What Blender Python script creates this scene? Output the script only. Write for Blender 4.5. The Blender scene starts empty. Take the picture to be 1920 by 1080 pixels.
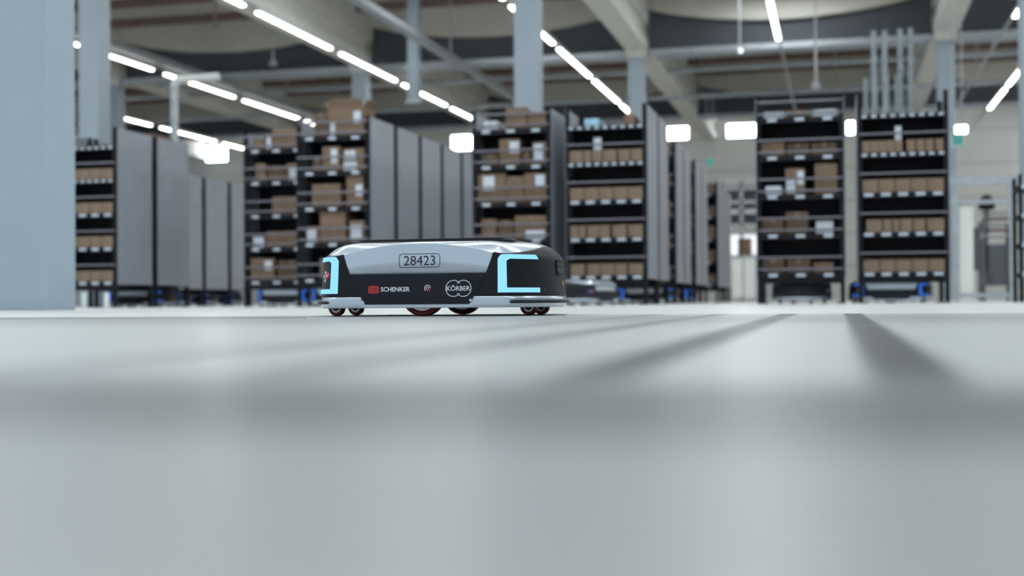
import bpy, bmesh, math, random
from mathutils import Vector, Matrix

random.seed(7)
sc = bpy.context.scene
col = sc.collection

# ------------------------------------------------------------------ camera
F = 2400.0                                     # focal length in pixels of a 1920 px wide frame
PSI = math.atan(610.0 / F)                     # aisles run to the right of the view axis
PITCH = math.atan(24.3 / F)
ROLL = 0.007
CAM = Vector((0, 0, 0.052))
_h = Vector((-math.sin(PSI), math.cos(PSI), 0))
FWD = (_h * math.cos(PITCH) + Vector((0, 0, 1)) * math.sin(PITCH)).normalized()
_r = Vector((math.cos(PSI), math.sin(PSI), 0))
_u = _r.cross(FWD)
RIGHT = _r * math.cos(ROLL) - _u * math.sin(ROLL)
UP = _r * math.sin(ROLL) + _u * math.cos(ROLL)
camd = bpy.data.cameras.new('camera')
camd.sensor_fit = 'HORIZONTAL'; camd.sensor_width = 36; camd.lens = F / 1920 * 36
camd.clip_start = 0.02; camd.clip_end = 300
camd.dof.use_dof = True; camd.dof.focus_distance = 4.42; camd.dof.aperture_fstop = 1.9
cam = bpy.data.objects.new('camera', camd); col.objects.link(cam)
cam.matrix_world = Matrix(((RIGHT.x, UP.x, -FWD.x, CAM.x), (RIGHT.y, UP.y, -FWD.y, CAM.y),
                           (RIGHT.z, UP.z, -FWD.z, CAM.z), (0, 0, 0, 1)))
sc.camera = cam

# ------------------------------------------------------------------ world, exposure
wd = bpy.data.worlds.new('world'); sc.world = wd; wd.use_nodes = True
bg = wd.node_tree.nodes['Background']
bg.inputs[0].default_value = (0.72, 0.87, 1.0, 1); bg.inputs[1].default_value = 0.85
sc.view_settings.view_transform = 'Standard'; sc.view_settings.look = 'None'
sc.view_settings.gamma = 1; sc.view_settings.use_curve_mapping = False
sc.view_settings.exposure = -0.1
LAMP_POWER = 11.0
WINDOW_POWER = 18.0


def pix(u, v, Y):
    """the point where the ray through a photo pixel meets the upright plane at aisle distance Y"""
    d = FWD * F + RIGHT * (u - 960) + UP * (540 - v)
    return CAM + d * (Y / d.y)


# ------------------------------------------------------------------ materials
def nt(name):
    m = bpy.data.materials.new(name); m.use_nodes = True
    return m, m.node_tree.nodes, m.node_tree.links, m.node_tree.nodes['Principled BSDF']


def mat(name, c, rough=0.5, metal=0.0, var=0.08, scale=6.0, bump=0.0, bscale=60.0, coat=0.0, spec=0.5):
    m, n, l, b = nt(name)
    tc = n.new('ShaderNodeTexCoord'); no = n.new('ShaderNodeTexNoise'); no.inputs['Scale'].default_value = scale
    no.inputs['Detail'].default_value = 4
    l.new(tc.outputs['Object'], no.inputs['Vector'])
    r = n.new('ShaderNodeValToRGB')
    r.color_ramp.elements[0].position = .3; r.color_ramp.elements[1].position = .7
    r.color_ramp.elements[0].color = [x * (1 - var) for x in c] + [1]
    r.color_ramp.elements[1].color = [min(1, x * (1 + var)) for x in c] + [1]
    l.new(no.outputs['Fac'], r.inputs['Fac']); l.new(r.outputs['Color'], b.inputs['Base Color'])
    b.inputs['Roughness'].default_value = rough; b.inputs['Metallic'].default_value = metal
    b.inputs['Coat Weight'].default_value = coat; b.inputs['Coat Roughness'].default_value = .08
    b.inputs['Specular IOR Level'].default_value = spec
    if bump:
        n2 = n.new('ShaderNodeTexNoise'); n2.inputs['Scale'].default_value = bscale
        l.new(tc.outputs['Object'], n2.inputs['Vector'])
        bp = n.new('ShaderNodeBump'); bp.inputs['Strength'].default_value = bump; bp.inputs['Distance'].default_value = .01
        l.new(n2.outputs['Fac'], bp.inputs['Height']); l.new(bp.outputs['Normal'], b.inputs['Normal'])
    return m


def emit(name, c, s):
    m = bpy.data.materials.new(name); m.use_nodes = True
    n = m.node_tree.nodes; l = m.node_tree.links; n.clear()
    e = n.new('ShaderNodeEmission'); e.inputs[0].default_value = (*c, 1); e.inputs[1].default_value = s
    o = n.new('ShaderNodeOutputMaterial'); l.new(e.outputs[0], o.inputs[0])
    return m


M = {}
M['silver'] = mat('silver_paint', (.58, .645, .72), .25, .45, .02, 3, coat=.6)
M['black'] = mat('black_plastic', (.014, .014, .017), .5, 0, .1, 20, .1, 400, spec=.22)
M['navy'] = mat('dark_navy_plate', (.014, .014, .024), .42, 0, .08, 8, spec=.22)
M['rubber'] = mat('dark_rubber', (.022, .023, .027), .5, spec=.3)
M['tyre'] = mat('red_polyurethane', (.20, .022, .015), .38, 0, .15, 30)
M['steel'] = mat('brushed_steel', (.55, .55, .55), .3, .9, .1, 30)
M['hub'] = mat('dark_hub', (.05, .05, .055), .4, .5)
M['ink'] = mat('grey_ink', (.03, .036, .05), .6, spec=.2)
M['whiteprint'] = mat('white_print', (.82, .84, .88), .5, 0, .02)
M['redprint'] = mat('red_print', (.62, .03, .03), .45, 0, .04)
M['darkred'] = mat('dark_red_print', (.16, .012, .014), .45, 0, .04)
M['led'] = emit('light_strip', (.25, .62, 1.0), 1.4)
M['redbutton'] = mat('red_button', (.65, .06, .05), .35)
M['whitebutton'] = mat('pale_button', (.75, .77, .8), .35)
M['yellow'] = mat('yellow_sticker', (.6, .5, .1), .5)
M['rackblack'] = mat('black_rack_steel', (.012, .012, .015), .55, 0, .15, spec=.15)
M['panel'] = mat('grey_panel_sheet', (.29, .31, .355), .4, .1, .06, 3)
M['bar'] = mat('grey_retaining_bar', (.15, .145, .17), .4, .2)
M['tag'] = mat('white_label', (.5, .55, .62), .6)
M['card'] = mat('cardboard', (.20, .128, .083), .8, 0, .12, 5)
M['card2'] = mat('cardboard_pale', (.215, .148, .10), .8, 0, .12, 5)
M['card3'] = mat('cardboard_dark', (.125, .08, .055), .8, 0, .12, 5)
M['paper'] = mat('white_paper', (.6, .64, .70), .6, 0, .03)
M['bluepack'] = mat('pale_blue_packet', (.35, .58, .72), .5)
M['column'] = mat('painted_concrete', (.36, .43, .50), .6, 0, .03, 2)
M['girder'] = mat('pale_concrete', (.66, .66, .62), .7, 0, .06, 2)
M['roof'] = mat('roof_sheet', (.52, .50, .46), .6, 0, .08, 1)
M['fascia'] = mat('beige_beam', (.62, .60, .55), .6, 0, .05, 1)
M['darkbeam'] = mat('dark_grey_beam', (.075, .085, .10), .6, 0, .08, 1)
M['brown'] = mat('brown_purlin', (.20, .14, .125), .6)
M['wall'] = mat('pale_wall_panel', (.85, .86, .82), .6, 0, .04, .6)
M['galv'] = mat('galvanised_steel', (.46, .50, .54), .38, .5, .12, 8)
M['white'] = mat('white_enamel', (.78, .8, .8), .4, 0, .03)
M['lamp'] = emit('lamp_diffuser', (1.0, .98, .90), LAMP_POWER)
M['doorlight'] = emit('doorway_light', (.93, .98, 1.0), 1.3)
M['ledblue'] = emit('standby_light', (.05, .22, .95), .75)
M['darkgalv'] = mat('weathered_galvanised', (.27, .31, .34), .5, .4, .15, 8)
M['rooflight'] = emit('roof_light_pane', (.80, .92, 1.0), 9.0)
M['ledoff'] = mat('unlit_strip', (.03, .035, .05), .4)
M['day'] = emit('daylight_pane', (.93, .98, 1.0), WINDOW_POWER)
M['exit'] = emit('exit_sign_face', (.10, .42, .38), .8)
M['machine'] = mat('machine_grey', (.13, .14, .15), .5)
M['joint'] = mat('joint_filler', (.10, .10, .11), .7)


def floor_material(name, base, tracks):
    m, n, l, b = nt(name)
    geo = n.new('ShaderNodeNewGeometry'); sx = n.new('ShaderNodeSeparateXYZ')
    l.new(geo.outputs['Position'], sx.inputs[0])
    no = n.new('ShaderNodeTexNoise'); no.inputs['Scale'].default_value = 2.2; no.inputs['Detail'].default_value = 5
    l.new(geo.outputs['Position'], no.inputs['Vector'])

    def math_(op, a, bb=None, cc=None):
        q = n.new('ShaderNodeMath'); q.operation = op
        for i, x in enumerate((a, bb, cc)):
            if x is None: continue
            if isinstance(x, (int, float)): q.inputs[i].default_value = x
            else: l.new(x, q.inputs[i])
        return q.outputs[0]

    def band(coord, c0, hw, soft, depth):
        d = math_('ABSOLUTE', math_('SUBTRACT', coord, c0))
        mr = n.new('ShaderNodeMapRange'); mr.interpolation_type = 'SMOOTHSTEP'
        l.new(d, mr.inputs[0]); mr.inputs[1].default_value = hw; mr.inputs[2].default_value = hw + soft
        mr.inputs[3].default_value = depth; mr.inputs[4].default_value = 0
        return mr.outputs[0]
    tot = None
    for (axis, c0, hw, soft, depth) in tracks:
        o = band(sx.outputs[0 if axis == 'x' else 1], c0, hw, soft, depth)
        if axis == 'x':
            fd = n.new('ShaderNodeMapRange'); fd.interpolation_type = 'SMOOTHSTEP'; l.new(sx.outputs[1], fd.inputs[0])
            fd.inputs[1].default_value = .45; fd.inputs[2].default_value = 1.0
            o = math_('MULTIPLY', o, fd.outputs[0])
        tot = o if tot is None else math_('MAXIMUM', tot, o)
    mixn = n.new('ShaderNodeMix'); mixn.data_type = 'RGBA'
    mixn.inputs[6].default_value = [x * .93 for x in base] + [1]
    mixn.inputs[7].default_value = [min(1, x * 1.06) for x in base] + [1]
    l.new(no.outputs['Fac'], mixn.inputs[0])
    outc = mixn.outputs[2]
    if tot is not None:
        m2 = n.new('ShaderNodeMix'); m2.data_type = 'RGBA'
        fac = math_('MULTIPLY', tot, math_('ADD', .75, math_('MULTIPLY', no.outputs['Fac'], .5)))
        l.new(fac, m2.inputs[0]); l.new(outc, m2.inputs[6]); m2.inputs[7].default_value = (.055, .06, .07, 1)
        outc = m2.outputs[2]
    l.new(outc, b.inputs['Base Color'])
    b.inputs['Roughness'].default_value = .36; b.inputs['Specular IOR Level'].default_value = .35
    return m


# ------------------------------------------------------------------ mesh helpers
class MB:
    def __init__(s): s.v = []; s.f = []

    def box(s, x0, x1, y0, y1, z0, z1):
        i = len(s.v)
        s.v += [(x0, y0, z0), (x1, y0, z0), (x1, y1, z0), (x0, y1, z0), (x0, y0, z1), (x1, y0, z1), (x1, y1, z1), (x0, y1, z1)]
        s.f += [tuple(i + k for k in q) for q in ((0, 3, 2, 1), (4, 5, 6, 7), (0, 1, 5, 4), (1, 2, 6, 5), (2, 3, 7, 6), (3, 0, 4, 7))]
        return s

    def tube(s, a, b, r, n=10, r2=None):
        a = Vector(a); b = Vector(b); d = (b - a).normalized(); r2 = r if r2 is None else r2
        t = Vector((0, 0, 1)) if abs(d.z) < .9 else Vector((1, 0, 0))
        p = d.cross(t).normalized(); q = d.cross(p); i = len(s.v)
        for k in range(n):
            c = p * math.cos(2 * math.pi * k / n) + q * math.sin(2 * math.pi * k / n)
            s.v += [tuple(a + c * r), tuple(b + c * r2)]
        for k in range(n):
            j = (k + 1) % n
            s.f.append((i + 2 * k, i + 2 * k + 1, i + 2 * j + 1, i + 2 * j))
        s.f.append(tuple(i + 2 * k for k in range(n))); s.f.append(tuple(i + 2 * k + 1 for k in reversed(range(n))))
        return s

    def lathe_y(s, prof, c, n=28):
        """profile of (radius, y) closed loop turned about an axis along Y through c"""
        i = len(s.v); m = len(prof)
        for k in range(n):
            a = 2 * math.pi * k / n
            for (r, y) in prof: s.v.append((c[0] + r * math.cos(a), c[1] + y, c[2] + r * math.sin(a)))
        for k in range(n):
            j = (k + 1) % n
            for t in range(m):
                u = (t + 1) % m
                s.f.append((i + k * m + t, i + k * m + u, i + j * m + u, i + j * m + t))
        return s

    def prism(s, poly, y0, y1):
        """polygon in x,z pushed from y0 to y1"""
        i = len(s.v); n = len(poly)
        s.v += [(x, y0, z) for x, z in poly] + [(x, y1, z) for x, z in poly]
        s.f.append(tuple(i + k for k in range(n))); s.f.append(tuple(i + n + k for k in reversed(range(n))))
        for k in range(n):
            j = (k + 1) % n
            s.f.append((i + k, i + n + k, i + n + j, i + j))
        return s

    def mesh(s, name, m):
        me = bpy.data.meshes.new(name); me.from_pydata(s.v, [], s.f); me.materials.append(m)
        bm = bmesh.new(); bm.from_mesh(me); bmesh.ops.recalc_face_normals(bm, faces=bm.faces); bm.to_mesh(me); bm.free()
        return me

    def build(s, name, m, parent=None, smooth=False):
        o = bpy.data.objects.new(name, s.mesh(name, m)); col.objects.link(o); o.parent = parent
        if smooth:
            for p in o.data.polygons: p.use_smooth = True
        return o


def tag(o, label=None, cat=None, group=None, kind=None):
    if label: o['label'] = label
    if cat: o['category'] = cat
    if group: o['group'] = group
    if kind: o['kind'] = kind
    return o


def thing(name, label, cat, loc=(0, 0, 0), rz=0, group=None):
    o = bpy.data.objects.new(name, None); col.objects.link(o); o.empty_display_size = .1
    o.location = loc; o.rotation_euler = (0, 0, rz)
    return tag(o, label, cat, group)


KIDS = {}


def kids(o):
    return [c for c in o.children]


def copy_tree(o, parent=None, skip=()):
    c = o.copy(); col.objects.link(c); c.parent = parent
    for ch in kids(o):
        if ch.name.split('.')[0] in skip: continue
        copy_tree(ch, c, skip)
    return c


def link(name, me, parent, loc=(0, 0, 0), rz=0):
    o = bpy.data.objects.new(name, me); col.objects.link(o); o.parent = parent
    o.location = loc; o.rotation_euler = (0, 0, rz)
    return o


def bevel(o, w, seg=2):
    b = o.modifiers.new('bevel', 'BEVEL'); b.width = w; b.segments = seg; b.limit_method = 'ANGLE'
    return o


# ------------------------------------------------------------------ the setting
JOINT_Y = 4.62
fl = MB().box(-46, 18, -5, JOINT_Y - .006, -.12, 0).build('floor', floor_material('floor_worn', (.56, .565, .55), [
    ('x', -.165, .020, .024, .93), ('x', .051, .020, .024, .95), ('x', -.40, .018, .03, .62), ('x', -.63, .018, .03, .55),
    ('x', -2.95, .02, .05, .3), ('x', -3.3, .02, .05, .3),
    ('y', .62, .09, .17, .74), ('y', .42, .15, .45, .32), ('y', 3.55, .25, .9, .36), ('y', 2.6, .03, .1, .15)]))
tag(fl, kind='structure')
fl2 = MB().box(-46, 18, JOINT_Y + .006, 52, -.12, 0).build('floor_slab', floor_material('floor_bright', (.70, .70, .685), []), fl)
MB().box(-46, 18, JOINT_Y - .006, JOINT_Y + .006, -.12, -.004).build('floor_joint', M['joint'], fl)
for x in (-10.5, -4.6, 6.0):
    MB().box(x, x + .01, JOINT_Y + .01, 52, -.002, .0012).build('floor_joint', M['joint'], fl)
MB().box(-9.0, -.9, 4.28, 4.29, -.002, .001).build('floor_joint', M['joint'], fl)
MB().box(-6.0, -1.7, 3.92, 3.928, -.002, .001).build('floor_joint', M['joint'], fl)

ROOF = 7.9
BACK = 52.0
ce = MB().box(-46, 18, -5, BACK, ROOF, ROOF + .2).build('ceiling', M['roof']); tag(ce, kind='structure')
wb = MB().box(-46, 18, BACK, BACK + .3, 0, ROOF).build('wall_back', M['wall']); tag(wb, kind='structure')
wr = MB().box(13, 13.3, -5, BACK, 0, ROOF).build('wall_right', mat('bounce_cut_grey', (.17, .18, .19), .6, 0, .05, .6)); tag(wr, kind='structure')  # unseen side wall, its dark tone picked to cut light from the right
for z in (1.3, 2.6, 3.9, 5.2, 6.5):
    MB().box(-46, 18, BACK - .03, BACK, z, z + .05).build('panel_joint', M['fascia'], wb)
GX = [-27.5, -20.0, -12.5, -4.95, 2.6, 10.2]
gm = MB().box(-.3, .3, -5, BACK, 7.15, ROOF).box(-.2, .2, -5, BACK, 6.75, 7.15).box(-.28, .28, -5, BACK, 6.5, 6.75).mesh('girder', M['girder'])
for x in GX: link('girder', gm, ce, (x, 0, 0))
pm = MB().box(-46, 18, -.09, .09, ROOF - .2, ROOF).mesh('purlin', M['brown'])
for k in range(12): link('purlin', pm, ce, (0, 27.5 + 2.05 * k, 0))
for yy in (32.7, 44.7):
    for i in range(len(GX) - 1):
        a, b = GX[i] + .3, GX[i + 1] - .3; w = b - a
        top = [(a + w * t, 7.52 - .46 * math.sin(math.pi * t) ** .8) for t in [k / 10 for k in range(11)]]
        MB().prism([(a, ROOF)] + top + [(b, ROOF)], yy - .1, yy + .1).build('tapered_beam', M['fascia'], ce)
        MB().box(a, b, yy + .12, yy + .5, 6.45, 7.6).build('transverse_beam', M['darkbeam'], ce)
        MB().box(a, b, yy - .15, yy + .1, 6.32, 6.46).build('lower_chord', M['galv'], ce)
# roof light strips let into the deck
for k, (x, y) in enumerate(((-1.2, 30.2), (-8.6, 26.0), (-1.2, 18), (-8.6, 14), (-16, 20), (6.0, 20))):
    w = thing('window_%d' % (k + 1), None, None, (x, y, ROOF)); tag(w, kind='structure')
    MB().box(-.75, .75, -1.1, 1.1, -.05, -.01).build('window_pane', M['day'], w)
    f = MB()
    for s in (-1, 1): f.box(s * .8 - .06, s * .8 + .06, -1.2, 1.2, -.1, 0); f.box(-.86, .86, s * 1.15 - .06, s * 1.15 + .06, -.1, 0)
    f.build('window_frame', M['white'], w)
# long roof lights crossing the hall over and behind the camera
for k, y in enumerate((2.6, 10.4)):
    w = thing('window_%d' % (k + 21), None, None, (-5, y, ROOF)); tag(w, kind='structure')
    MB().box(-15, 15, -.7, .7, -.05, -.01).build('window_pane', M['rooflight'], w)
    f = MB()
    for s_ in (-1, 1): f.box(-15.1, 15.1, s_ * .75 - .05, s_ * .75 + .05, -.1, 0)
    for q in range(11): f.box(-15 + 3 * q - .03, -15 + 3 * q + .03, -.7, .7, -.08, 0)
    f.build('window_frame', M['white'], w)
# added glowing panes on the unseen right wall, brightening the far end
fill_pane = MB().box(-.02, 0, -1.3, 1.3, 0, .9).mesh('window_pane', M['day'])
f = MB()
for s_ in (-1, 1): f.box(-.05, 0, s_ * 1.34 - .04, s_ * 1.34 + .04, -.08, .98)
f.box(-.05, 0, -1.3, 1.3, -.08, 0).box(-.05, 0, -1.3, 1.3, .9, .98)
fill_frame = f.mesh('window_frame', M['white'])
for k in range(8):
    w = thing('window_%d' % (k + 31), None, None, (12.99, 23.6 + 3.6 * k, 5.3)); tag(w, kind='structure')
    link('window_pane', fill_pane, w); link('window_frame', fill_frame, w)
# windows high in the back wall, plus a small lamp and a low doorway
for k, (u0, v0, u1, v1) in enumerate(((1246, 238, 1290, 262), (1364, 232, 1421, 258), (1588, 228, 1601, 252), (848, 254, 884, 282),
                                      (388, 274, 426, 303), (1786, 236, 1812, 250), (1370, 440, 1418, 478))):
    p = pix(u0, v1, BACK - .02); q = pix(u1, v0, BACK - .02)
    w = thing('window_%d' % (k + 9), None, None, (p.x, BACK - .02, p.z)); tag(w, kind='structure')
    ww, hh = q.x - p.x, q.z - p.z
    MB().box(0, ww, -.02, 0, 0, hh).build('window_pane', M['day'] if v0 < 400 else M['doorlight'], w)
    f = MB()
    f.box(-.06, 0, -.05, .02, -.06, hh + .06).box(ww, ww + .06, -.05, .02, -.06, hh + .06).box(0, ww, -.05, .02, -.06, 0).box(0, ww, -.05, .02, hh, hh + .06)
    f.build('window_frame', M['white'], w)


def pillar(x0, x1, y0, y1, label, top=6.5):
    t = thing('pillar', label, 'pillar', ((x0 + x1) / 2, (y0 + y1) / 2, 0))
    hx, hy = (x1 - x0) / 2, (y1 - y0) / 2
    bevel(MB().box(-hx, hx, -hy, hy, 0, top).build('shaft', M['column'], t), .012)
    MB().box(-hx - .06, hx + .06, -hy - .06, hy + .06, top - .22, top).build('bearing_block', M['girder'], t)
    return t


pillar(-6.98, -6.46, 9.5, 9.92, 'thick pale blue-grey concrete pillar standing nearest the robot', ROOF)
pillar(GX[2] - .78, GX[2] - .38, 20.5, 20.9, 'grey pillar rising behind the panel-sided rack next to the thick pillar')
pillar(GX[3] - .2, GX[3] + .2, 20.5, 20.9, 'tall grey pillar rising behind the carton rack under three light strips')
pillar(GX[4] + .12, GX[4] + .52, 20.5, 20.9, 'grey pillar beyond the conveyor gate, beside the low black trolley')
for x, lb in ((GX[2], 'distant grey pillar above the rack topped with flapped cartons'), (GX[3], 'distant grey pillar at the end of a light row above bin rack'),
              (GX[4], 'distant grey pillar beside the galvanised upright frames'), (GX[1], 'distant grey pillar behind the bent white pipe')):
    pillar(x - .2, x + .2, 32.5, 32.9, lb)


# ------------------------------------------------------------------ strip lights
lamp_body = MB().box(-.055, .055, -1.97, 1.97, .03, .10).mesh('housing', M['white'])
lamp_dif = MB().box(-.046, .046, -1.97, 1.97, 0, .03).mesh('diffuser', M['lamp'])
rail_me = MB().box(-.025, .025, -26, 24, .10, .16).mesh('mounting_rail', M['galv'])
rows = [(-22.4, 6.05, 'left of the bent pipe'), (-17.05, 6.05, ''), (-11.6, 6.05, ''), (-6.4, 6.05, ''), (-1.27, 6.05, ''), (3.75, 6.05, ''), (4.75, 6.05, '')]
row_txt = ['row over the racks by the thick pillar', 'row above the bent white pipe', 'long row over the flapped carton rack',
           'row beside the tall grey pillar', 'row over the nearly empty carton rack', 'row beside the exit sign', 'row above the conveyor gate']
COUNT = ['first', 'second', 'third', 'fourth', 'fifth', 'sixth', 'seventh', 'eighth', 'ninth', 'tenth']
for i, (x, z, _) in enumerate(rows):
    y0 = 25.2 if i != 6 else 34.6
    nth = 0
    for k in range(4, -6, -1):
        y = y0 + 4.6 * k + 2.05 - (.9 if i == 2 else 0) + (.4 if i in (0, 1) else 0) + (1.0 if i == 4 else 0)
        if i == 4 and k > 0: continue
        if i == 5 and k > 0: continue
        if i == 6 and (k < -1 or k > 1): continue
        nth += 1
        t = thing('strip_light', 'strip light, %s from back wall in the %s' % (COUNT[nth - 1], row_txt[i]), 'light', (x, y, z), 0, 'strip lights row ' + 'abcdefg'[i])
        link('housing', lamp_body, t); link('diffuser', lamp_dif, t)
    r = link('lamp_rail', rail_me, None, (x, 25, z)); tag(r, 'grey rail carrying the strip lights of the ' + row_txt[i], 'rail')


# ------------------------------------------------------------------ the transport robot
HL, HW = .302, .33                # half length of the straight side, half width
END = [(0, 0), (.033, .012), (.067, .05), (.096, .10), (.122, .158), (.147, .24), (.156, .33)]
ZTOP = .266


def catmull(P, n):
    out = []
    Q = [(2 * P[0][0] - P[1][0] - .0, P[0][1])] + P + [(P[-2][0], 2 * P[-1][1] - P[-2][1])]
    for i in range(1, len(Q) - 2):
        for k in range(n):
            t = k / n
            out.append(tuple(.5 * ((2 * Q[i][j]) + (-Q[i - 1][j] + Q[i + 1][j]) * t + (2 * Q[i - 1][j] - 5 * Q[i][j] + 4 * Q[i + 1][j] - Q[i + 2][j]) * t * t
                             + (-Q[i - 1][j] + 3 * Q[i][j] - 3 * Q[i + 1][j] + Q[i + 2][j]) * t ** 3) for j in (0, 1)))
    out.append(P[-1])
    return out


endq = catmull(END, 4)                                     # one corner: (out, back)
endfull = endq + [(a, 2 * HW - b) for a, b in reversed(endq[:-1])]
arc = [0]
for k in range(1, len(endfull)): arc.append(arc[-1] + math.dist(endfull[k], endfull[k - 1]))
ARC = arc[-1]


def end_point(s):
    """plan point and outward normal on the right end, s = arc length from the near corner"""
    s = max(0, min(ARC, s)); k = 0
    while k < len(arc) - 2 and arc[k + 1] < s: k += 1
    t = (s - arc[k]) / (arc[k + 1] - arc[k])
    a = endfull[k][0] + (endfull[k + 1][0] - endfull[k][0]) * t; b = endfull[k][1] + (endfull[k + 1][1] - endfull[k][1]) * t

    def nrm(i):
        p = endfull[max(0, i - 1)]; q = endfull[min(len(endfull) - 1, i + 1)]
        d = Vector((q[0] - p[0], q[1] - p[1])).normalized(); return Vector((d.y, -d.x))
    n = (nrm(k) * (1 - t) + nrm(k + 1) * t).normalized()
    return Vector((HL + a, -HW + b)), n


def lean(z): return max(0, z - .07) * .07
def z_skirt(ax): return .07 if ax >= .208 else (.0435 + .0265 * max(0, (ax - .19) / .018) ** 1.6 if ax > .19 else .0435)
def z_cap(ax):
    if ax <= .208: return z_skirt(ax)
    if ax <= .2517: return .07 + .08 * (ax - .208) / .0437
    if ax <= .275: return .15 + .0615 * (ax - .2517) / .0233
    return None
def z_crease_side(ax): return .2585 - .0465 * (ax / HL) ** 2


# columns right round the body: (plan point, normal, crease height, skirt top, cap top w, panel top w)
# w runs 0..1 up the wall (z from skirt bottom to crease), 1..2 over the roof
ZB = .030
cols = []
xs = sorted(set([-HL + 2 * HL * k / 40 for k in range(41)] + [s * v for s in (-1, 1) for v in (.19, .192, .194, .196, .198, .200, .203, .2055, .208, .2517, .275, .283, .26)]))
def wall_w(z, zc): return (z - ZB) / (zc - ZB)
def add_side(sign):
    for x in (xs if sign < 0 else list(reversed(xs))):
        ax = abs(x); zc = z_crease_side(ax)
        zs = z_skirt(ax); cz = z_cap(ax)
        wc = wall_w(cz, zc) if cz is not None else 1 + .07 * min(1, (ax - .275) / .012)
        if cz is not None and cz >= .2114: wc = 1.0
        wp = wall_w(.15, zc) if ax < .2517 else wc
        cols.append((Vector((x, sign * HW)), Vector((0, sign)), zc, wall_w(zs, zc), wc, max(wp, wc)))
def add_end(right):
    N = 44
    for k in range(1, N):
        s = ARC * k / N; p, n = end_point(s)
        if not right: p = Vector((-p.x, -p.y)); n = -n
        zc = .212 - .006 * math.sin(math.pi * k / N)
        m = min(k, N - k) / (N / 2)
        wc = 1.07 + .42 * max(0, min(1, (m - .12) / .7)) ** 1.2
        cols.append((p, n, zc, wall_w(.07, zc), wc, wc))
add_side(-1); add_end(True); add_side(1); add_end(False)


def surf(c, w, off=0.0):
    p, n, zc = c[0], c[1], c[2]
    if w <= 1:
        z = ZB + (zc - ZB) * w; q = p - n * (lean(z) - off)
        return (q.x, q.y, z)
    t = w - 1; z0 = zc; q0 = p - n * lean(z0)
    q2 = Vector((p.x * .74, p.y * .74)); q1 = q0 + (q2 - q0) * .40
    x = q0 * (1 - t) ** 2 + q1 * 2 * t * (1 - t) + q2 * t * t
    z = z0 * (1 - t) ** 2 + (z0 + (ZTOP - z0) * .96) * 2 * t * (1 - t) + ZTOP * t * t
    return (x.x, x.y, z + off)


def skin(name, idx, lo, hi, K, m, parent, off=0.0, thick=.005, smooth=True, breaks=()):
    """shell piece over the columns idx between w = lo(c) and hi(c)"""
    v = []; f = []
    for i in idx:
        c = cols[i % len(cols)]; a, b = lo(c), hi(c)
        if breaks:
            ws = [max(a, w) for w in breaks]; ws[0] = a
            j = next(q for q in range(len(ws)) if q + 1 >= len(ws) or ws[q + 1] > a)
            ws = [a + (ws[j + 1] - a) * .0] * (j + 1) + ws[j + 1:]
        else:
            ws = [a + (b - a) * k / K for k in range(K + 1)]
        v += [surf(c, w, off) for w in ws]
    for i in range(len(idx) - 1):
        for k in range(K):
            f.append((i * (K + 1) + k, (i + 1) * (K + 1) + k, (i + 1) * (K + 1) + k + 1, i * (K + 1) + k + 1))
    me = bpy.data.meshes.new(name); me.from_pydata(v, [], f); me.materials.append(m)
    bm = bmesh.new(); bm.from_mesh(me); bmesh.ops.remove_doubles(bm, verts=bm.verts, dist=.00025)
    bmesh.ops.dissolve_degenerate(bm, dist=.0002, edges=bm.edges); bm.to_mesh(me); bm.free()
    for p in me.polygons: p.use_smooth = smooth
    o = bpy.data.objects.new(name, me); col.objects.link(o); o.parent = parent
    sd = o.modifiers.new('thickness', 'SOLIDIFY'); sd.thickness = thick; sd.offset = -1
    return o


def patch(name, f_of, ss, zs, m, parent, thick=.003):
    """piece on the surface: f_of(s, z) -> point, over a grid of s and z, with rim"""
    v = [f_of(s, z) for s in ss for z in zs]; n = len(zs)
    f = [(i * n + k, (i + 1) * n + k, (i + 1) * n + k + 1, i * n + k + 1) for i in range(len(ss) - 1) for k in range(n - 1)]
    me = bpy.data.meshes.new(name); me.from_pydata(v, [], f); me.materials.append(m)
    o = bpy.data.objects.new(name, me); col.objects.link(o); o.parent = parent
    sd = o.modifiers.new('thickness', 'SOLIDIFY'); sd.thickness = thick; sd.offset = 0
    return o


def end_surf(s, z, off=.002, left=False, mirror=False):
    """point on an end cap; mirror: measured from the far corner"""
    p, n = end_point(ARC - s if mirror else s)
    q = p - n * (lean(z) - off)
    if left: q = Vector((-q.x, q.y))
    return (q.x, q.y, z)


def text_part(name, body, cx, cz, w, h, m, parent, bold=0.0, eps=.0009):
    cu = bpy.data.curves.new(name, 'FONT'); cu.body = body; cu.offset = bold; cu.resolution_u = 4
    t = bpy.data.objects.new('tmp', cu); col.objects.link(t)
    dg = bpy.context.evaluated_depsgraph_get(); me = bpy.data.meshes.new_from_object(t.evaluated_get(dg))
    bpy.data.objects.remove(t)
    X = [v.co.x for v in me.vertices]; Y = [v.co.y for v in me.vertices]
    sx = w / (max(X) - min(X)); sy = h / (max(Y) - min(Y)); mx = (max(X) + min(X)) / 2; my = (max(Y) + min(Y)) / 2
    for v in me.vertices:
        x = cx + (v.co.x - mx) * sx; z = cz + (v.co.y - my) * sy
        v.co = (x, -HW + lean(z) - eps, z)
    me.materials.clear(); me.materials.append(m); me.name = name
    o = bpy.data.objects.new(name, me); col.objects.link(o); o.parent = parent
    return o


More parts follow.
